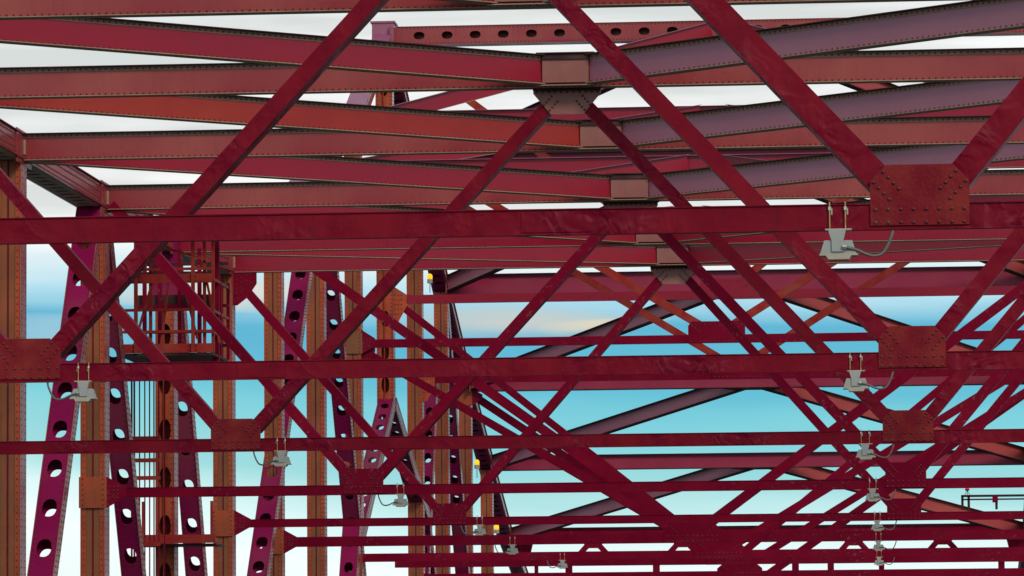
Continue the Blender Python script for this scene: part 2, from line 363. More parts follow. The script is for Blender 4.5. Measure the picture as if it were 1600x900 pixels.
def brace_label(n, side, away):
    s_ = 'left' if side < 0 else 'right'
    names = {3: 'crossing cut by the top picture edge', 4: 'crossing above the brown gusset plate', 5: 'crossing just under the brown gusset plate', 6: 'crossing just above the thick lowest strut',
             7: 'crossing hidden behind the thick lowest strut', 8: 'small dusty middle gusset', 9: 'first rising cross girder', 10: 'second rising cross girder',
             11: 'third rising cross girder', 12: 'perforated beam at the tower top'}
    if not away: return '%s girder arm of the V joining the %s' % (s_, names[n])
    nm = {12: 'far side of the perforated tower beam', 13: 'first descending girder beyond the tower', 14: 'girder above the blue sky band', 15: 'girder under the second long strut', 16: 'girder across the pale teal sky', 17: 'lowest rose girder'}
    return '%s rose arm falling away from the %s' % (s_, nm[n])
for n in range(3, 18):
    for side in (-1, 1):
        xe = XLI if side < 0 else XRI
        if n <= 12:
            Y, Z, Z0 = YN(n), ZT[n], ZT[n-1]
            H = 0.51
            t = thing('lateral_brace', brace_label(n, side, False), 'brace', (XC, Y, Z), 'diagonal arms of the upper bracing')
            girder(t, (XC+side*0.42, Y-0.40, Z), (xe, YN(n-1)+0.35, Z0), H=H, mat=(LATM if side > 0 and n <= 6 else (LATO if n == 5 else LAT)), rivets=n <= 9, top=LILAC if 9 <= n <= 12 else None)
        if 12 <= n < 17:
            Y, Z, Z1 = YN(n), ZT[n], ZT[n+1]
            t = thing('lateral_brace', brace_label(n, side, True), 'brace', (XC, Y, Z), 'diagonal arms of the upper bracing')
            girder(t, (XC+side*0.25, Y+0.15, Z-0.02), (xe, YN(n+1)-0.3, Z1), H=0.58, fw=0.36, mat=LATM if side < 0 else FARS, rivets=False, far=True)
# perforated portal beam on the tower top
Y, Z = YN(12), ZT[12]
t = thing('perforated_beam', 'red box beam with a row of oval holes spanning the tower top', 'beam', (XC, Y, Z))
for dy, nm in ((-0.28, 'front_plate'), (0.28, 'back_plate')):
    L = XRI-XLI-0.2; hs = [0.85+i*0.955 for i in range(int((L-0.8)/0.955))]
    m1 = MB(); m1.perf(V3((XLI+0.1, Y+dy, Z)), EX, EZ, -EY, L, 0.60, 0.02, hs if dy < 0 else [], 0.185, 0.13, k=20); m1.build(nm, STRUT, t)
m1 = MB(); m1.box((XC, Y, Z+0.311), XRI-XLI-0.2, 0.62, 0.02); m1.build('top_plate', STRUT, t)
m1 = MB(); m1.box((XC, Y, Z-0.311), XRI-XLI-0.2, 0.62, 0.02); m1.build('bottom_plate', STRUT, t)
m1 = MB()
for i in range(170):
    for sz in (1, -1): m1.dome((XLI+0.4+i*0.13, Y-0.30, Z+sz*0.255), -EY, 0.02, n=6)
m1.build('rivets', RIVET, t, 'stuff')

# ------------------------------------------------------------------ sway frames
def bar(name, root, p0, p1, w, d, mat, y0):
    """box bar in the frame plane from (x,z) to (x,z); w in the plane, d along Y behind y0"""
    a, c = V3((p0[0], y0+d/2, p0[1])), V3((p1[0], y0+d/2, p1[1]))
    U = (c-a); L = U.length; U.normalize(); Vv = -EY.cross(U)
    m1 = MB(); m1.box((a+c)/2, L, w, d, (U, Vv, EY)); return m1.build(name, mat, root)
def rivet_obj(root, pts, y, r=0.02, mat=RIVET):
    m1 = MB()
    for x, z in pts: m1.dome((x, y, z), -EY, r, n=8)
    return m1.build('rivets', mat, root, 'stuff', smooth=True)
def w_frame(n, label, zb=4.0, matS=SWAY, matB=SWAY):
    Y = YN(n); ztop = ZT[n]-0.27
    t = thing('sway_frame', label, 'sway frame', (XC, Y, zb), 'W braced sway frames above the road')
    wS = {0: 0.212, 2: 0.222, 4: 0.207, 6: 0.195, 8: 0.19}[n]
    bar('bottom_strut', t, (XLI, zb), (XRI, zb), wS, 0.17, matS, Y-0.085)
    gx = (-11.2, 0.27); cx = -5.46; ba = 0.235 if n == 0 else 0.215
    yb = Y-0.07; d = 0.38; gz = zb+0.31
    for x0, x1, z1 in ((gx[0]+0.2, cx-0.20, ztop-0.16), (gx[0]-0.2, XLI+0.1, 10.2), (gx[1]-0.2, cx+0.20, ztop-0.16), (gx[1]+0.2, XRI-0.1, 10.2)):
        z0 = zb+0.17
        dx, dz = x1-x0, z1-z0; k = 0.16/math.hypot(dx, dz)
        bar('brace', t, (x0+dx*k, z0+dz*k), (x1, z1), ba, d, matB, yb)
    for xs in (-14.2, -8.4, -2.9, 3.2):
        m1 = MB(); m1.box((xs+0.13*(n % 3), Y-0.0885, zb), 0.62, 0.010, wS-0.03); m1.build('splice_plate', matS, t)
    m1 = MB()
    for sz in (-1, 1): m1.box((XC, Y-0.05, zb+sz*(wS/2+0.004)), XRI-XLI-0.1, 0.10, 0.010)
    m1.build('edge_angle', matS, t)
    for g in gx:
        poly = [(-0.43, -0.08), (0.43, -0.08), (0.43, 0.31), (0.29, 0.45), (-0.29, 0.45), (-0.43, 0.31)]
        m1 = MB(); m1.prism(poly, V3((g, Y-0.105, zb)), EX, EZ, -EY, 0.018)
        m1.build('gusset_plate', GUS if n < 5 else SWAYF, t)
        pts = [(g-0.385+i*0.11, zb-0.055) for i in range(8)] + [(g-0.385+i*0.11, zb+0.06) for i in range(8)]
        for s_ in (-1, 1):
            for r_ in range(2):
                for i in range(4):
                    u, v = (0.40-i*0.045, 0.30-i*0.05) if r_ == 0 else (0.315-i*0.045, 0.39-i*0.05)
                    pts.append((g+s_*u, zb+v))
        rivet_obj(t, pts, Y-0.1055+0.0, 0.0195 if n < 4 else 0.022)
    # top gusset under the cross girder
    poly = [(-0.58, 0.0), (-0.58, -0.10), (-0.28, -0.46), (0.28, -0.46), (0.58, -0.10), (0.58, 0.0)]
    m1 = MB(); m1.prism(poly, V3((cx, Y-0.10, ztop)), EX, EZ, -EY, 0.02); m1.build('top_gusset_plate', BOXP, t)
    m1 = MB(); m1.box((cx, Y-0.13, ztop-0.03), 1.16, 0.14, 0.05); m1.build('gusset_head_angle', DARK, t)
    pts = [(cx-0.52+i*0.105, ztop-0.075) for i in range(11)]
    for s_ in (-1, 1):
        for i in range(4): pts += [(cx+s_*(0.40-i*0.045), ztop-0.30+i*0.05), (cx+s_*(0.30-i*0.045), ztop-0.39+i*0.05)]
    rivet_obj(t, pts, Y-0.1005, 0.022)
    return t
w_frame(0, 'nearest sway frame, its thick dented dark red bottom strut crossing the whole picture', 3.985)
w_frame(2, 'second nearest sway frame with bottom strut across the middle and two big V braces', 4.012)
w_frame(4, 'third sway frame, its braces meeting at the brown riveted gusset high in the middle', 4.022)
w_frame(6, 'fourth sway frame with its left gusset low beside the perforated leg', 4.018, SWAYF, SWAYF)
w_frame(8, 'fifth sway frame, braces dropping from the small dusty gusset below the thick strut', 3.985, SWAYF, SWAYF)

def k_frame(n, label, zb, tiers, wstrut=0.26, wb=0.24, mat=SWAYF, bottom=True, ends=True):
    """K braced frame: tiers = list of (z_centre_low, z_left_high); struts listed separately"""
    Y = YN(n); t = thing('sway_frame', label, 'sway frame', (XC, Y, zb), 'K braced sway frames near the tower')
    if bottom:
        bar('bottom_strut', t, (XLI, zb), (XRI, zb), wstrut, 0.2, mat, Y-0.1)
        m1 = MB(); m1.prism([(-0.8, -0.14), (0.8, -0.14), (0.8, 0.22), (0.55, 0.42), (-0.55, 0.42), (-0.8, 0.22)], V3((XC, Y-0.12, zb)), EX, EZ, -EY, 0.02)
        m1.build('gusset_plate', mat, t)
        rivet_obj(t, [(XC-0.68+i*0.135, zb+dz) for i in range(11) for dz in (-0.09, 0.05)] + [(XC+s_*(0.6-i*0.06), zb+0.3-i*0.05) for s_ in (-1, 1) for i in range(4)], Y-0.1205, 0.022)
    for zc, zh, kind in tiers:
        if kind == 'strut':
            bar('middle_strut', t, (XLI, zc), (XRI, zc), zh, 0.2, SWAYF if n != 12 else LAT, Y-0.1)
            hgt = 0.55
            m1 = MB(); m1.prism([(-0.9, -zh/2), (0.9, -zh/2), (0.9, hgt-0.14), (0.8, hgt), (-0.8, hgt), (-0.9, hgt-0.14)], V3((XC, Y-0.12, zc)), EX, EZ, -EY, 0.02)
            m1.build('gusset_plate', LAT if n == 12 else mat, t)
            rivet_obj(t, [(XC-0.8+i*0.145, zc+dz) for i in range(12) for dz in (-0.08, hgt-0.1)] + [(XC+s_*(0.75-i*0.07), zc+0.4-i*0.06) for s_ in (-1, 1) for i in range(4)], Y-0.1205, 0.024)
            if ends:
                for s_, xi in ((1, XLI), (-1, XRI)):
                    poly = [(0, -0.85), (0, 0.45), (0.45*s_, 0.16), (0.45*s_, -0.25), (0.25*s_, -0.62), (0.16*s_, -0.8)]
                    if s_ < 0: poly = poly[::-1]
                    m1 = MB(); m1.prism(poly, V3((xi, Y-0.13, zc)), EX, EZ, -EY, 0.02); m1.build('end_gusset_plate', COLM if n in (12, 13) else SWAYF, t)
                    rivet_obj(t, [(xi+s_*(0.06+0.11*i), zc-0.5+0.16*j) for i in range(3) for j in range(5)], Y-0.1305, 0.024)
        else:
            for s_, xe in ((-1, XLI), (1, XRI)):
                zce, ze = zc, zh
                x0 = XC+s_*0.35; x1 = xe+(-s_)*0.05
                z0 = zce + (ze-zce)*0.35/(abs(xe-XC))
                bar('brace', t, (x0, z0), (x1, ze), wb, 0.16, mat if kind == 'low' else ORNG, Y-0.08)
    return t
k_frame(9, 'sway frame with two wide dark red braces dropping to a low centre plate', 3.79, [(3.85, 11.95, 'low')], wstrut=0.27, wb=0.27)
k_frame(11, 'two tier sway frame just before the tower with middle strut and wide centre plate', 3.84, [(3.85, 10.4, 'low'), (10.62, 0.26, 'strut'), (10.75, 17.5, 'high')], wb=0.25)
k_frame(12, 'tall tower sway frame with orange red middle strut under the last dark red girder', 3.88, [(3.8, 12.75, 'low'), (12.80, 0.29, 'strut'), (12.9, 21.5, 'high')], wb=0.25)
k_frame(13, 'two tier sway frame just beyond the tower, its middle strut hidden by the second strut', 3.62, [(3.8, 10.5, 'low'), (10.72, 0.3, 'strut'), (10.95, 17.8, 'high')], wb=0.26)
k_frame(15, 'low far sway frame whose braces cross the pale sky right of the legs', 3.55, [(3.7, 11.3, 'low')], wb=0.32)
# far portal with hanging plates
Y = YN(17); t = thing('portal_frame', 'farthest portal frame with short hanging plates and bright gaps low in the picture', 'portal', (XC, Y, 5.5))
m1 = MB(); m1.box((XC, Y+0.1, 6.31), XRI-XLI, 0.3, 0.34); m1.build('top_strut', SWAYF, t)
m1 = MB(); m1.box((XC, Y, 5.33), XRI-XLI, 0.3, 0.36); m1.build('bottom_strut', SWAYF, t)
for xc_ in (-13.13, -9.2, -1.74, 2.12):
    m1 = MB(); wd = 0.4
    m1.prism([(-wd, 0.6), (-wd, 0.2), (-wd-0.27, -0.1), (-0.34, -0.1), (-0.2, 0.05), (0.2, 0.05), (0.34, -0.1), (wd+0.27, -0.1), (wd, 0.2), (wd, 0.6)][::-1], V3((xc_, Y-0.16, 5.62)), EX, EZ, -EY, 0.03)
    m1.build('hanging_plate', SWAYF, t)
for s_, xe, xs in ((1, XLI, -15.9), (-1, XRI, 5.0)):
    poly = [(0, -0.2), (0, 0.8), ((xs-xe)+0.25*s_, 0.8), (xs-xe, -0.2)]
    if s_ < 0: poly = poly[::-1]
    m1 = MB(); m1.prism(poly, V3((xe, Y-0.17, 5.60)), EX, EZ, -EY, 0.03); m1.build('corner_plate', SWAYF, t)

for xq, wq in ((-15.65, 0.16), (-14.22, 0.3), (-10.38, 0.3), (-6.75, 1.5), (-4.3, 0.3), (-2.76, 0.28), (-0.55, 0.24), (4.65, 0.28)):
    m1 = MB(); m1.box((xq, Y, 4.65), wq, 0.2, 1.0); m1.build('hanger', SWAYF, t)
m1 = MB(); m1.box((XC, Y, 4.30), XRI-XLI, 0.25, 0.3); m1.build('lower_strut', SWAYF, t)

# ------------------------------------------------------------------ truss members
def post(n, side, ztop, zbot, perforated, wx, label, dy=0.5):
    X = XL if side < 0 else XR; Y = YN(n)
    xc_ = X + (0.26-wx/2 if side < 0 else -(0.26-wx/2))
    t = thing('truss_post', label, 'bridge post', (xc_, Y, zbot), 'vertical posts of the trusses')
    L = ztop-zbot
    for dyy, nm in ((-dy/2, 'front_plate'), (dy/2, 'back_plate')):
        if perforated:
            hs = [0.7+i*1.12 for i in range(int((L-0.8)/1.12))] if dyy < 0 else []
            m1 = MB(); m1.perf(V3((xc_, Y+dyy, zbot)), EZ, EX, V3((0, -1 if dyy < 0 else 1, 0)), L, wx, 0.016, hs, 0.27, 0.135, k=20); m1.build(nm, COLM, t)
        else:
            m1 = MB(); ew = 0.20
            for s_ in (-1, 1): m1.box((xc_+s_*wx*(0.5-ew/2), Y+dyy, zbot+L/2), wx*ew, 0.03, L)
            m1.build(nm, COLM, t)
            m1 = MB()
            for s_ in (-1, 1): m1.box((xc_+s_*wx*0.165, Y+dyy*0.9, zbot+L/2), wx*0.27, 0.03, L)
            m1.build('inner_plate', COLI, t)
    if perforated:
        m1 = MB(); m1.cyl((xc_-0.02, Y-dy/2-0.05, zbot), (xc_-0.02, Y-dy/2-0.05, ztop), 0.022); m1.build('conduit', ORNG, t)
    else:
        m1 = MB(); m1.box((xc_, Y-dy/2+0.02, zbot+L/2), wx*0.05, 0.05, L); m1.build('seam_plate', SWAYF, t)
    for s_ in (-1, 1):
        m1 = MB(); m1.box((xc_+s_*(wx/2+0.009), Y, zbot+L/2), 0.016, dy+0.07, L); m1.build('side_plate', COLS, t)
    m4 = MB(); k = int(L/0.13)
    rr = 0.017 if n < 9 else 0.020
    for i in range(k):
        z = zbot+0.1+i*0.13
        if z < 1.2: continue
        for s_ in (-1, 1): m4.dome((xc_+s_*(wx/2-0.055), Y-dy/2-0.016, z), -EY, rr, n=5)
        for yy in (-dy/2+0.07, dy/2-0.07): m4.dome((xc_+(wx/2+0.017)*(1 if side < 0 else -1), Y+yy, z), EX*(1 if side < 0 else -1), rr, n=5)
    m4.build('rivets', RIVET, t, 'stuff')
    return t
plab = {5: 'leftmost faded orange bridge post at the picture edge', 6: 'second post from the left, orange and brown, beside the purple leg',
        7: 'perforated orange post with a conduit down its middle behind the inspection platform', 8: 'plain orange post just right of the inspection platform',
        9: 'plain orange post between the platform and the purple leg', 10: 'orange brown post crossed by the purple leg', 11: 'plain orange post left of the perforated tower post',
        12: 'perforated tower post splitting into two legs at its foot', 13: 'orange post just right of the perforated tower post', 14: 'orange post behind the dark leaning legs',
        15: 'short post at the right of the leg cluster', 16: 'farthest short post beside the descending chord'}
WX = {5: 0.52, 6: 0.53, 7: 0.45, 8: 0.50, 9: 0.49, 10: 0.53, 11: 0.52, 12: 0.57, 13: 0.55, 14: 0.52, 15: 0.5, 16: 0.5}
for n in range(5, 17):
    zb = ZDECK if n != 12 else 9.2
    post(n, -1, ZT[n]-0.28, zb, n in (7, 12), WX[n]-0.035, plab[n])

def seg_member(root, p0, p1, wx, dp, mat_top, mat_bot, mat_side, perf_top, perf_bot, pitch, ha, hb, r=0.022, off=0.4):
    """box member in a truss plane: cover plates across X, side plates in the plane"""
    p0, p1 = V3(p0), V3(p1); U = p1-p0; L = U.length; U.normalize()
    W = EX.cross(U)
    if W.y > 0: W = -W                     # W points towards the camera
    for sgn, mt, pf, nm in ((1, mat_top, perf_top, 'front_cover_plate'), (-1, mat_bot, perf_bot, 'back_cover_plate')):
        hs = [off+i*pitch for i in range(int((L-2*off)/pitch)+1)] if pf else []
        m1 = MB(); m1.perf(p0+W*sgn*dp/2, U, EX*(1 if sgn > 0 else -1), W*sgn, L, wx, 0.016, hs, ha, hb, k=20); m1.build(nm, mt, root)
    for s_ in (-1, 1):
        m1 = MB(); m1.box((p0+p1)/2+EX*s_*(wx/2+0.009), 0.016, L, dp+0.05, (EX, U, W)); m1.build('side_plate', mat_side, root)
    m4 = MB(); k = int(L/0.14)
    for i in range(k):
        q = p0+U*(0.1+i*0.14)
        for s_ in (-1, 1): m4.dome(q+W*(dp/2+0.001)+EX*s_*(wx/2-0.05), W, r, n=5)
        for v in (-1, 1): m4.dome(q+W*v*(dp/2-0.06)+EX*(wx/2+0.018), EX, r, n=5)
    m4.build('rivets', RIVET, root, 'stuff')
def leg(label, a, c, dp, mat, wx=0.46, pitch=1.0, name='truss_diagonal', pf=True, ha=0.20, hb=0.135, side=COLS, off=0.4):
    P0 = (XL+0.02, YN(a[0]), a[1]); P1 = (XL+0.02, YN(c[0]), c[1])
    t = thing(name, label, 'bridge member', P0, 'diagonal legs of the left truss')
    seg_member(t, P0, P1, wx, dp, mat, mat, side, pf, pf, pitch, ha, hb, off=off)
    return t
leg('purple perforated diagonal leaning right beside the leftmost post', (5.0, -2.7), (5.95, 10.2), 0.34, DIAG, wx=0.5, pitch=1.0, ha=0.22, hb=0.15)
leg('dark perforated diagonal falling away from the second post', (6.03, 10.1), (6.85, -2.7), 0.34, DIAG, wx=0.46, pitch=1.0)
leg('dark perforated diagonal just right of the perforated post', (7.06, 10.6), (7.80, -2.7), 0.34, DIAG, wx=0.45, pitch=1.03)
leg('long purple perforated diagonal leaning right in the middle of the posts', (8.06, -2.7), (9.98, 14.8), 0.36, DIAG, wx=0.52, pitch=0.95, ha=0.23, hb=0.155)
leg('dark perforated diagonal crossing behind the orange brown post', (10.15, 14.6), (11.55, -2.7), 0.34, DIAG, wx=0.5, pitch=1.05)
leg('pale purple leg branching left from the foot of the perforated tower post', (11.0, 4.4), (12.0, 9.3), 0.45, DIAG, wx=0.5, pitch=0.85)
leg('purple perforated lower leg standing under the branching tower leg', (10.45, -2.7), (10.98, 5.6), 0.5, DIAG, wx=0.52, pitch=0.95)
leg('dark leg branching right from the foot of the perforated tower post', (12.05, 9.3), (13.25, 5.7), 0.45, DIAG, wx=0.5, pitch=0.9)
leg('purple leg leaning right between the two posts beyond the tower', (12.9, -2.7), (13.6, 11.2), 0.45, DIAG, wx=0.42, pitch=0.95)
leg('dark perforated leg between the post beyond the tower and the short post', (14.0, 14.2), (15.4, -2.7), 0.45, DIAG, wx=0.5, pitch=0.95)
leg('slim dark leg beside the short post at the right of the cluster', (13.25, 5.7), (14.2, -2.7), 0.4, DIAG, wx=0.45, pitch=0.95)
m = None
# chords
def chord(side, n0, n1, label, perf_bottom):
    X = XL if side < 0 else XR
    t = thing('top_chord', label, 'chord', (X, YN(n0), ZT[n0]), 'top chords of the trusses')
    for n in range(n0, n1):
        a, c = V3((X, YN(n), ZT[n])), V3((X, YN(n+1), ZT[n+1]))
        U = (c-a); L = U.length; U.normalize(); W = EX.cross(U)
        if W.z < 0: W = -W
        dp = 0.52; wx = 0.52
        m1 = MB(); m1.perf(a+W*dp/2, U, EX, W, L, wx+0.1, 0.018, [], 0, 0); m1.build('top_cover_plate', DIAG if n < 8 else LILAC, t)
        m1 = MB(); hs = [0.5+i*0.62 for i in range(int((L-0.9)/0.62)+1)]
        m1.perf(a-W*dp/2, U, -EX, -W, L, wx-0.02, 0.018, hs, 0.13, 0.16, k=16); m1.build('bottom_cover_plate', DUST if n < 8 else DIAG, t)
        for s_ in (-1, 1):
            m1 = MB(); m1.box((a+c)/2+EX*s_*(wx/2-0.01), 0.02, L, dp-0.02, (EX, U, W)); m1.build('side_plate', STRUT if n < 8 else COLS, t)
            m1 = MB(); m1.box((a+c)/2+EX*s_*(wx/2+0.02)-W*(dp/2-0.03), 0.07, L, 0.02, (EX, U, W)); m1.build('edge_angle', STRUT, t)
        if n < 12:
            m4 = MB(); k = int(L/0.11); sx = 1 if side < 0 else -1
            for i in range(k):
                q = a+U*(0.05+i*0.11)+EX*sx*(wx/2+0.001)
                for v in (-0.17, -0.08, 0.06, 0.17): m4.dome(q+W*v, EX*sx, 0.02, n=5)
            m4.build('rivets', RIVET, t, 'stuff')
        # splice plates at the node
        sx = 1 if side < 0 else -1
        m1 = MB(); m1.box((X+sx*(wx/2+0.014), YN(n), ZT[n]-0.02), 0.02, 1.5, 0.66); m1.build('node_plate', STRUT if n < 9 else COLS, t)
chord(-1, 4, 8, 'level top chord of the left truss with perforated dusty underside', True)
chord(-1, 8, 12, 'rising lilac top chord of the left truss climbing to the tower top', True)
chord(-1, 12, 18, 'descending top chord of the left truss beyond the tower', True)
chord(1, 12, 18, 'descending top chord of the right truss at the right picture edge', True)
m1 = MB(); t = thing('tower_cap', 'lilac riveted cap block at the top of the left tower post', 'cap plate', (XL, YN(12), ZT[12]))
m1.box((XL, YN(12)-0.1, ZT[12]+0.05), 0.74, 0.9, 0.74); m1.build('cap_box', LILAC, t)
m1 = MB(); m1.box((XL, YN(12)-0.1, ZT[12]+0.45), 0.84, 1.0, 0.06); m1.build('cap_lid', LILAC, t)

# column end plates where struts meet the posts
def saddle(n, z, label):
    t = thing('connection_plate', label, 'connection plate', (XL, YN(n), z), 'plates joining struts to the posts')
    m1 = MB(); m1.prism([(-0.30, -0.33), (0.30, -0.33), (0.30, 0.33), (-0.30, 0.33)], V3((XL+0.02, YN(n)-0.31, z)), EX, EZ, -EY, 0.03); m1.build('plate', COLM if n != 11 else COLI, t)
    m1 = MB(); m1.prism([(0, -0.33), (0.42, -0.10), (0.42, 0.10), (0, 0.33)], V3((XLI+0.06, YN(n)-0.31, z)), EX, EZ, -EY, 0.03); m1.build('wing_plate', SWAYF, t)
    rivet_obj(t, [(XL-0.2+i*0.44, z-0.27+j*0.11) for i in range(2) for j in range(6)]+[(XLI+0.12+i*0.09, z-0.12+j*0.08) for i in range(3) for j in range(4)], YN(n)-0.3105, 0.02)
saddle(6, 4.02, 'orange connection plate where the fourth sway strut meets the second post')
saddle(8, 3.99, 'orange connection plate where the fifth sway strut meets the plain post right of the platform')
saddle(9, 3.79, 'connection plate low on the post beside the long purple leg')
saddle(11, 10.62, 'rivet covered connection plate half way up the post left of the tower')
saddle(15, 11.2, 'dusty connection plate on top of the short far post')

# ------------------------------------------------------------------ luminaires under the sway struts
def make_lamp():
    t = thing('lane_lamp', 'x', 'lamp', (0, 0, 0), 'grey lamps hung under the sway frames')
    # local frame: origin at strut bottom front, camera side is -Y
    m1 = MB(); m1.box((0, 0.09, -0.012), 0.37, 0.30, 0.02); m1.build('saddle_plate', GREYU, t)
    m1 = MB(); m1.prism([(-0.145, -0.02), (-0.095, -0.18), (-0.095, -0.33), (0.065, -0.33), (0.065, -0.18), (0.105, -0.02)][::-1], V3((0, -0.12, 0)), EX, EZ, -EY, 0.10)
    m1.v = [(x, y, z) for x, y, z in m1.v]; m1.build('bracket', GREY, t)
    m1 = MB(); q0 = [(-0.20, -0.17), (0.19, -0.17), (0.25, -0.36), (-0.26, -0.36)]
    m1.prism(q0[::-1], V3((0, -0.09, 0)), EX, EZ, -EY, 0.26); hs = m1.build('housing', GREY, t)
    m1 = MB(); m1.prism([(-0.27, -0.36), (0.27, -0.36), (0.27, -0.385), (0.18, -0.385), (0.14, -0.44), (-0.14, -0.44), (-0.18, -0.385), (-0.27, -0.385)][::-1], V3((0, -0.12, 0)), EX, EZ, -EY, 0.32)
    m1.build('lens_frame', GREYU, t)
    for x in (-0.12, 0.10):
        m1 = MB(); m1.cyl((x, -0.03, -0.02), (x, -0.03, 0.40 - 0.02), 0.011); rd = m1.build('rod', BRASS, t)
        m1 = MB(); m1.cyl((x, -0.03, 0.26), (x, -0.03, 0.31), 0.024, n=6); m1.build('nut', STEEL, rd)
        m1 = MB(); m1.box((x+0.03, 0.05, 0.245), 0.02, 0.1, 0.09); m1.build('clamp', GREYU, rd)
    ctl = [(0.04, -0.27), (0.10, -0.275), (0.24, -0.305), (0.40, -0.375), (0.52, -0.39), (0.62, -0.35), (0.70, -0.22), (0.76, -0.06), (0.78, 0.02)]
    pts = []
    for i in range(1, len(ctl)-2):
        for q in range(4):
            u = q/4; P = ctl[i-1:i+3]
            pts.append(tuple(0.5*(2*P[1][j]+(P[2][j]-P[0][j])*u+(2*P[0][j]-5*P[1][j]+4*P[2][j]-P[3][j])*u*u+(3*P[1][j]-P[0][j]-3*P[2][j]+P[3][j])*u**3) for j in (0, 1)))
    pts = [(x, -0.12+0.2*(x-0.1), z) for x, z in pts] + [(0.765, 0.03, -0.02)]
    m1 = MB(); m1.tube(pts, 0.022); m1.build('conduit', HOSE, t, smooth=True)
    m1 = MB(); m1.cyl((0.05, -0.13, -0.265), (0.11, -0.13, -0.275), 0.035); m1.build('cable_gland', STEEL, t)
    return t
lamp0 = make_lamp()
def copy_tree(o, parent=None):
    c = o.copy(); col.objects.link(c)
    if parent is not None: c.parent = parent
    for ch in list(o.children): copy_tree(ch, c)
    return c
lamps = [(0, -0.44, 3.885, 1), (2, -0.45, 3.905, 1), (4, -0.45, 3.92, 1), (6, -0.42, 3.925, 1), (8, -0.40, 3.895, 1), (9, -0.41, 3.66, 1), (11, -0.46, 3.71, 1),
         (2, -10.47, 3.905, -1), (4, -10.42, 3.92, -1), (6, -10.41, 3.925, -1), (8, -10.44, 3.895, -1), (9, -10.40, 3.66, -1), (11, -10.40, 3.71, -1)]
lnames = ['largest grey lamp, hung under the nearest strut left of the big riveted plate', 'second grey lamp of the right row, under the strut across the middle', 'third grey lamp of the right row, under the pale sky gap',
          'fourth grey lamp of the right row, left of the fourth plate', 'fifth grey lamp of the right row, just below the fifth plate', 'sixth grey lamp of the right row, low in the picture', 'lowest grey lamp of the right row',
          'leftmost and largest grey lamp of the left row, in front of the purple leg', 'second grey lamp of the left row, right of the large plate', 'third grey lamp of the left row, beside the perforated tower leg',
          'fourth grey lamp of the left row, beside the orange far post', 'fifth grey lamp of the left row, at the foot of the dark leg', 'lowest grey lamp of the left row']
for i, ((n, x, z, sgn), lb) in enumerate(zip(lamps, lnames)):
    o = lamp0 if i == 0 else copy_tree(lamp0)
    sc = 0.62
    o.location = (x, YN(n)-0.09, z-0.002); o.scale = (sc*sgn, sc, sc); o['label'] = lb

# ------------------------------------------------------------------ inspection platform beside the left truss
Yp = 97.3; Yb = 99.6; DZ = -0.58
t = thing('inspection_platform', 'red caged inspection platform with railings hung inside the left truss', 'platform', (-15.6, Yp, 8.0))
x0, x1 = -16.95, -14.85; zf = 7.78
def pbox(name, x_a, x_b, z_a, z_b, y=Yp, d=0.06, mat=ORNG):
    z_a += DZ; z_b += DZ; q = MB(); q.box(((x_a+x_b)/2, y, (z_a+z_b)/2), abs(x_b-x_a), d, abs(z_b-z_a)); return q.build(name, mat, t)
pbox('floor_beam', x0, x1, zf, zf+0.20)
pbox('top_beam', x0, x1, 9.32, 9.52)
pbox('upper_rail', x0, x1, 9.60, 9.66)
pbox('rail', x0, x1, 8.70, 8.76); pbox('rail', x0, x1, 8.22, 8.28)
q = MB(); q.box(((x0+x1)/2, (Yp+Yb)/2, zf-0.03+DZ), x1-x0, Yb-Yp, 0.05); q.build('floor_plate', DARK, t)
for x in (-16.55, -15.28): pbox('post', x-0.04, x+0.04, zf, 10.35, y=Yp-0.05)
for x in (-16.25, -15.05, -14.86): pbox('post', x-0.035, x+0.035, zf, 10.5, y=Yp+0.12)
pbox('corner_post', -14.98, -14.84, zf-0.25, 10.4, y=Yp+0.9, d=0.12, mat=SWAYF)
for xa, za, xb, zb_ in ((-16.6, zf+0.2, -16.2, 9.35), (-16.0, zf+0.2, -15.85, 9.3), (-15.0, 9.4, -14.7, zf+0.2), (-15.9, 10.1, -14.9, 9.8), (-15.5, 9.3, -15.2, zf+0.3)):
    a, c = V3((xa, Yp+0.05, za+DZ)), V3((xb, Yp+0.05, zb_+DZ)); U = (c-a).normalized()
    q = MB(); q.box((a+c)/2, (c-a).length, 0.05, 0.05, (U, EY, U.cross(EY))); q.build('stay', ORNG, t)
for z in (8.1, 8.42, 9.0, 9.75, 9.95): 
    q = MB(); q.box(((x0+x1)/2, Yb, z+DZ), x1-x0, 0.05, 0.07); q.build('back_rail', DARK if z < 8.3 or z > 9.5 else SWAYF, t)
for z in (8.22, 8.70, 9.40):
    q = MB(); q.box((x1, (Yp+Yb)/2, z+DZ), 0.05, Yb-Yp, 0.06); q.build('side_rail', ORNG, t)
for y in (Yp+1.1, Yb):
    q = MB(); q.box((x1, y, (zf+9.5)/2+DZ), 0.07, 0.07, 9.5-zf); q.build('side_post', SWAYF, t)
for x in (-16.75, -16.4, -15.95, -15.5, -15.1):
    q = MB(); q.box((x, Yb, (zf+10.3)/2+DZ), 0.09, 0.07, 10.3-zf); q.build('back_post', SWAYF, t)
q = MB(); q.box(((x0+x1)/2-0.2, Yb+0.2, 9.12+DZ), x1-x0-0.3, 0.2, 0.30); q.build('rear_beam', DARK, t)
rivet_obj(t, [(-16.63+dx, 9.36+dz+DZ) for dx in (0, 0.16, 1.25, 1.41) for dz in (0, 0.1)] + [(-16.63+dx, zf+0.05+dz+DZ) for dx in (0, 0.16, 1.25, 1.41) for dz in (0, 0.1)], Yp-0.031, 0.02)

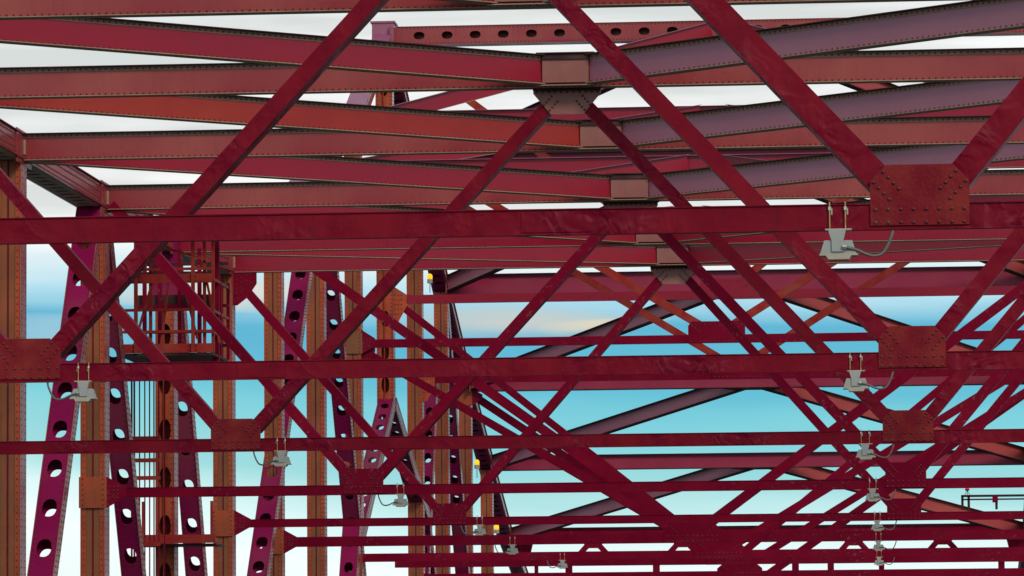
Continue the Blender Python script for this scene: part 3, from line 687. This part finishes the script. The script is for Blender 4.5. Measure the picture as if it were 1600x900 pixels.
t = thing('joint_box', 'dark holed joint box on the perforated post behind the inspection platform', 'joint plate', (XL, YN(7), 9.0))
q = MB(); q.perf(V3((XL+0.03, YN(7)-0.36, 8.95)), EZ, EX, -EY, 1.45, 0.62, 0.03, [0.55, 1.25], 0.2, 0.16); q.build('front_plate', DIAG, t)
q = MB(); q.box((XL-0.29, YN(7)-0.2, 9.67), 0.03, 0.32, 1.45); q.build('side_plate', DIAG, t)
q = MB(); q.box((XL+0.355, YN(7)-0.2, 9.67), 0.03, 0.32, 1.45); q.build('side_plate', DIAG, t)
t = thing('corner_gusset', 'pointed dark red corner plate right of the platform where an orange post starts', 'gusset plate', (XL, YN(8), 10.4))
q = MB(); q.prism([(0, -0.75), (0.12, -0.75), (0.38, -0.55), (0.62, -0.2), (0.62, 0.085), (0, 0.085)][::-1], V3((XLI, YN(8)-0.1, 10.3)), EX, EZ, -EY, 0.03); q.build('plate', SWAYF, t)
rivet_obj(t, [(XLI+0.1+i*0.12, 9.85+j*0.12+i*0.05) for i in range(4) for j in range(4)], YN(8)-0.1005, 0.02)

# hanging access ladder below the platform
t = thing('access_ladder', 'caged access ladder of thin upright bars hanging below the inspection platform', 'ladder', (-16.9, 100.5, 4))
Yl = 100.5
for x in (-17.2, -17.14, -17.02, -16.90, -16.79, -16.69, -16.58, -16.45):
    q = MB(); q.cyl((x, Yl, -2.4), (x, Yl, 7.1), 0.017 if x > -17.1 else 0.024, n=6); q.build('upright_bar', SWAYF, t)
for z in (6.95, 5.5, 5.0, 4.6, 3.1):
    q = MB(); q.box((-16.86, Yl, z), 0.62, 0.06, 0.09 if z < 6 else 0.06); q.build('hoop_band', ORNG, t)
t = thing('ladder_landing', 'orange landing beam between the dark leg and the perforated post', 'beam', (-16.4, 102.6, 3.2))
q = MB(); q.box((-16.55, 102.6, 3.28), 1.9, 0.1, 0.2); q.build('front_beam', ORNG, t)
q = MB(); q.box((-16.55, 103.3, 3.15), 1.9, 1.3, 0.04); q.build('floor_plate', DARK, t)
for x in (-17.3, -16.6, -15.7):
    q = MB(); q.box((x, 102.65, 3.75), 0.06, 0.06, 0.8); q.build('post', ORNG, t)

# ------------------------------------------------------------------ beacons, far railing
def beacon(x, y, z, lens, label, stem=0.35):
    t = thing('beacon_light', label, 'beacon', (x, y, z), None)
    q = MB(); q.cyl((x, y, z), (x, y, z+0.14), 0.10, n=12); q.build('base', GREYU, t)
    q = MB(); q.cyl((x, y, z+0.14), (x, y, z+0.27), 0.095, n=12); q.dome((x, y, z+0.27), EZ, 0.095, n=12, h=0.9); q.build('lens', lens, t, smooth=True)
    q = MB(); q.cyl((x, y, z-stem), (x, y, z), 0.016, n=6); q.build('stem', HOSE, t)
beacon(-16.64, YN(13.2), 14.33, AMBER, 'yellow beacon beside the dark descending chord, highest of the three')
beacon(-15.66, YN(14.0), 7.92, AMBER, 'orange yellow beacon in the pale gap right of the dark perforated leg')
beacon(-15.18, YN(14.3), 5.56, AMBER, 'yellow beacon low in the picture just above a grey lamp')
Yr = YN(15.2)
t = thing('walkway_railing', 'dark handrail of a far walkway at the right picture edge', 'railing', (3.8, Yr, 6.6))
for z in (7.12, 6.98):
    q = MB(); q.box((4.3, Yr, z), 3.2, 0.08, 0.09 if z > 7 else 0.06); q.build('rail', DARK, t)
for x in (2.75, 3.0, 4.1, 5.3):
    q = MB(); q.box((x, Yr, 6.85), 0.10, 0.08, 0.55); q.build('post', DARK, t)
q = MB(); q.box((4.05, Yr-0.06, 6.98), 0.22, 0.1, 0.26); q.build('junction_box', SWAYF, t)
t = thing('red_beacon', 'small red beacon on a tripod above the far walkway railing', 'beacon', (2.95, Yr, 7.1))
q = MB()
for dx, dy in ((-0.12, 0), (0.12, 0), (0, 0.12)): q.cyl((2.95+dx, Yr+dy, 7.12), (2.95, Yr, 7.36), 0.012, n=5)
q.build('tripod', DARK, t)
q = MB(); q.cyl((2.95, Yr, 7.34), (2.95, Yr, 7.40), 0.09, n=10); q.build('base', DARK, t)
q = MB(); q.cyl((2.95, Yr, 7.40), (2.95, Yr, 7.50), 0.085, n=12); q.dome((2.95, Yr, 7.5), EZ, 0.085, n=12, h=0.9); q.build('lens', REDL, t, smooth=True)
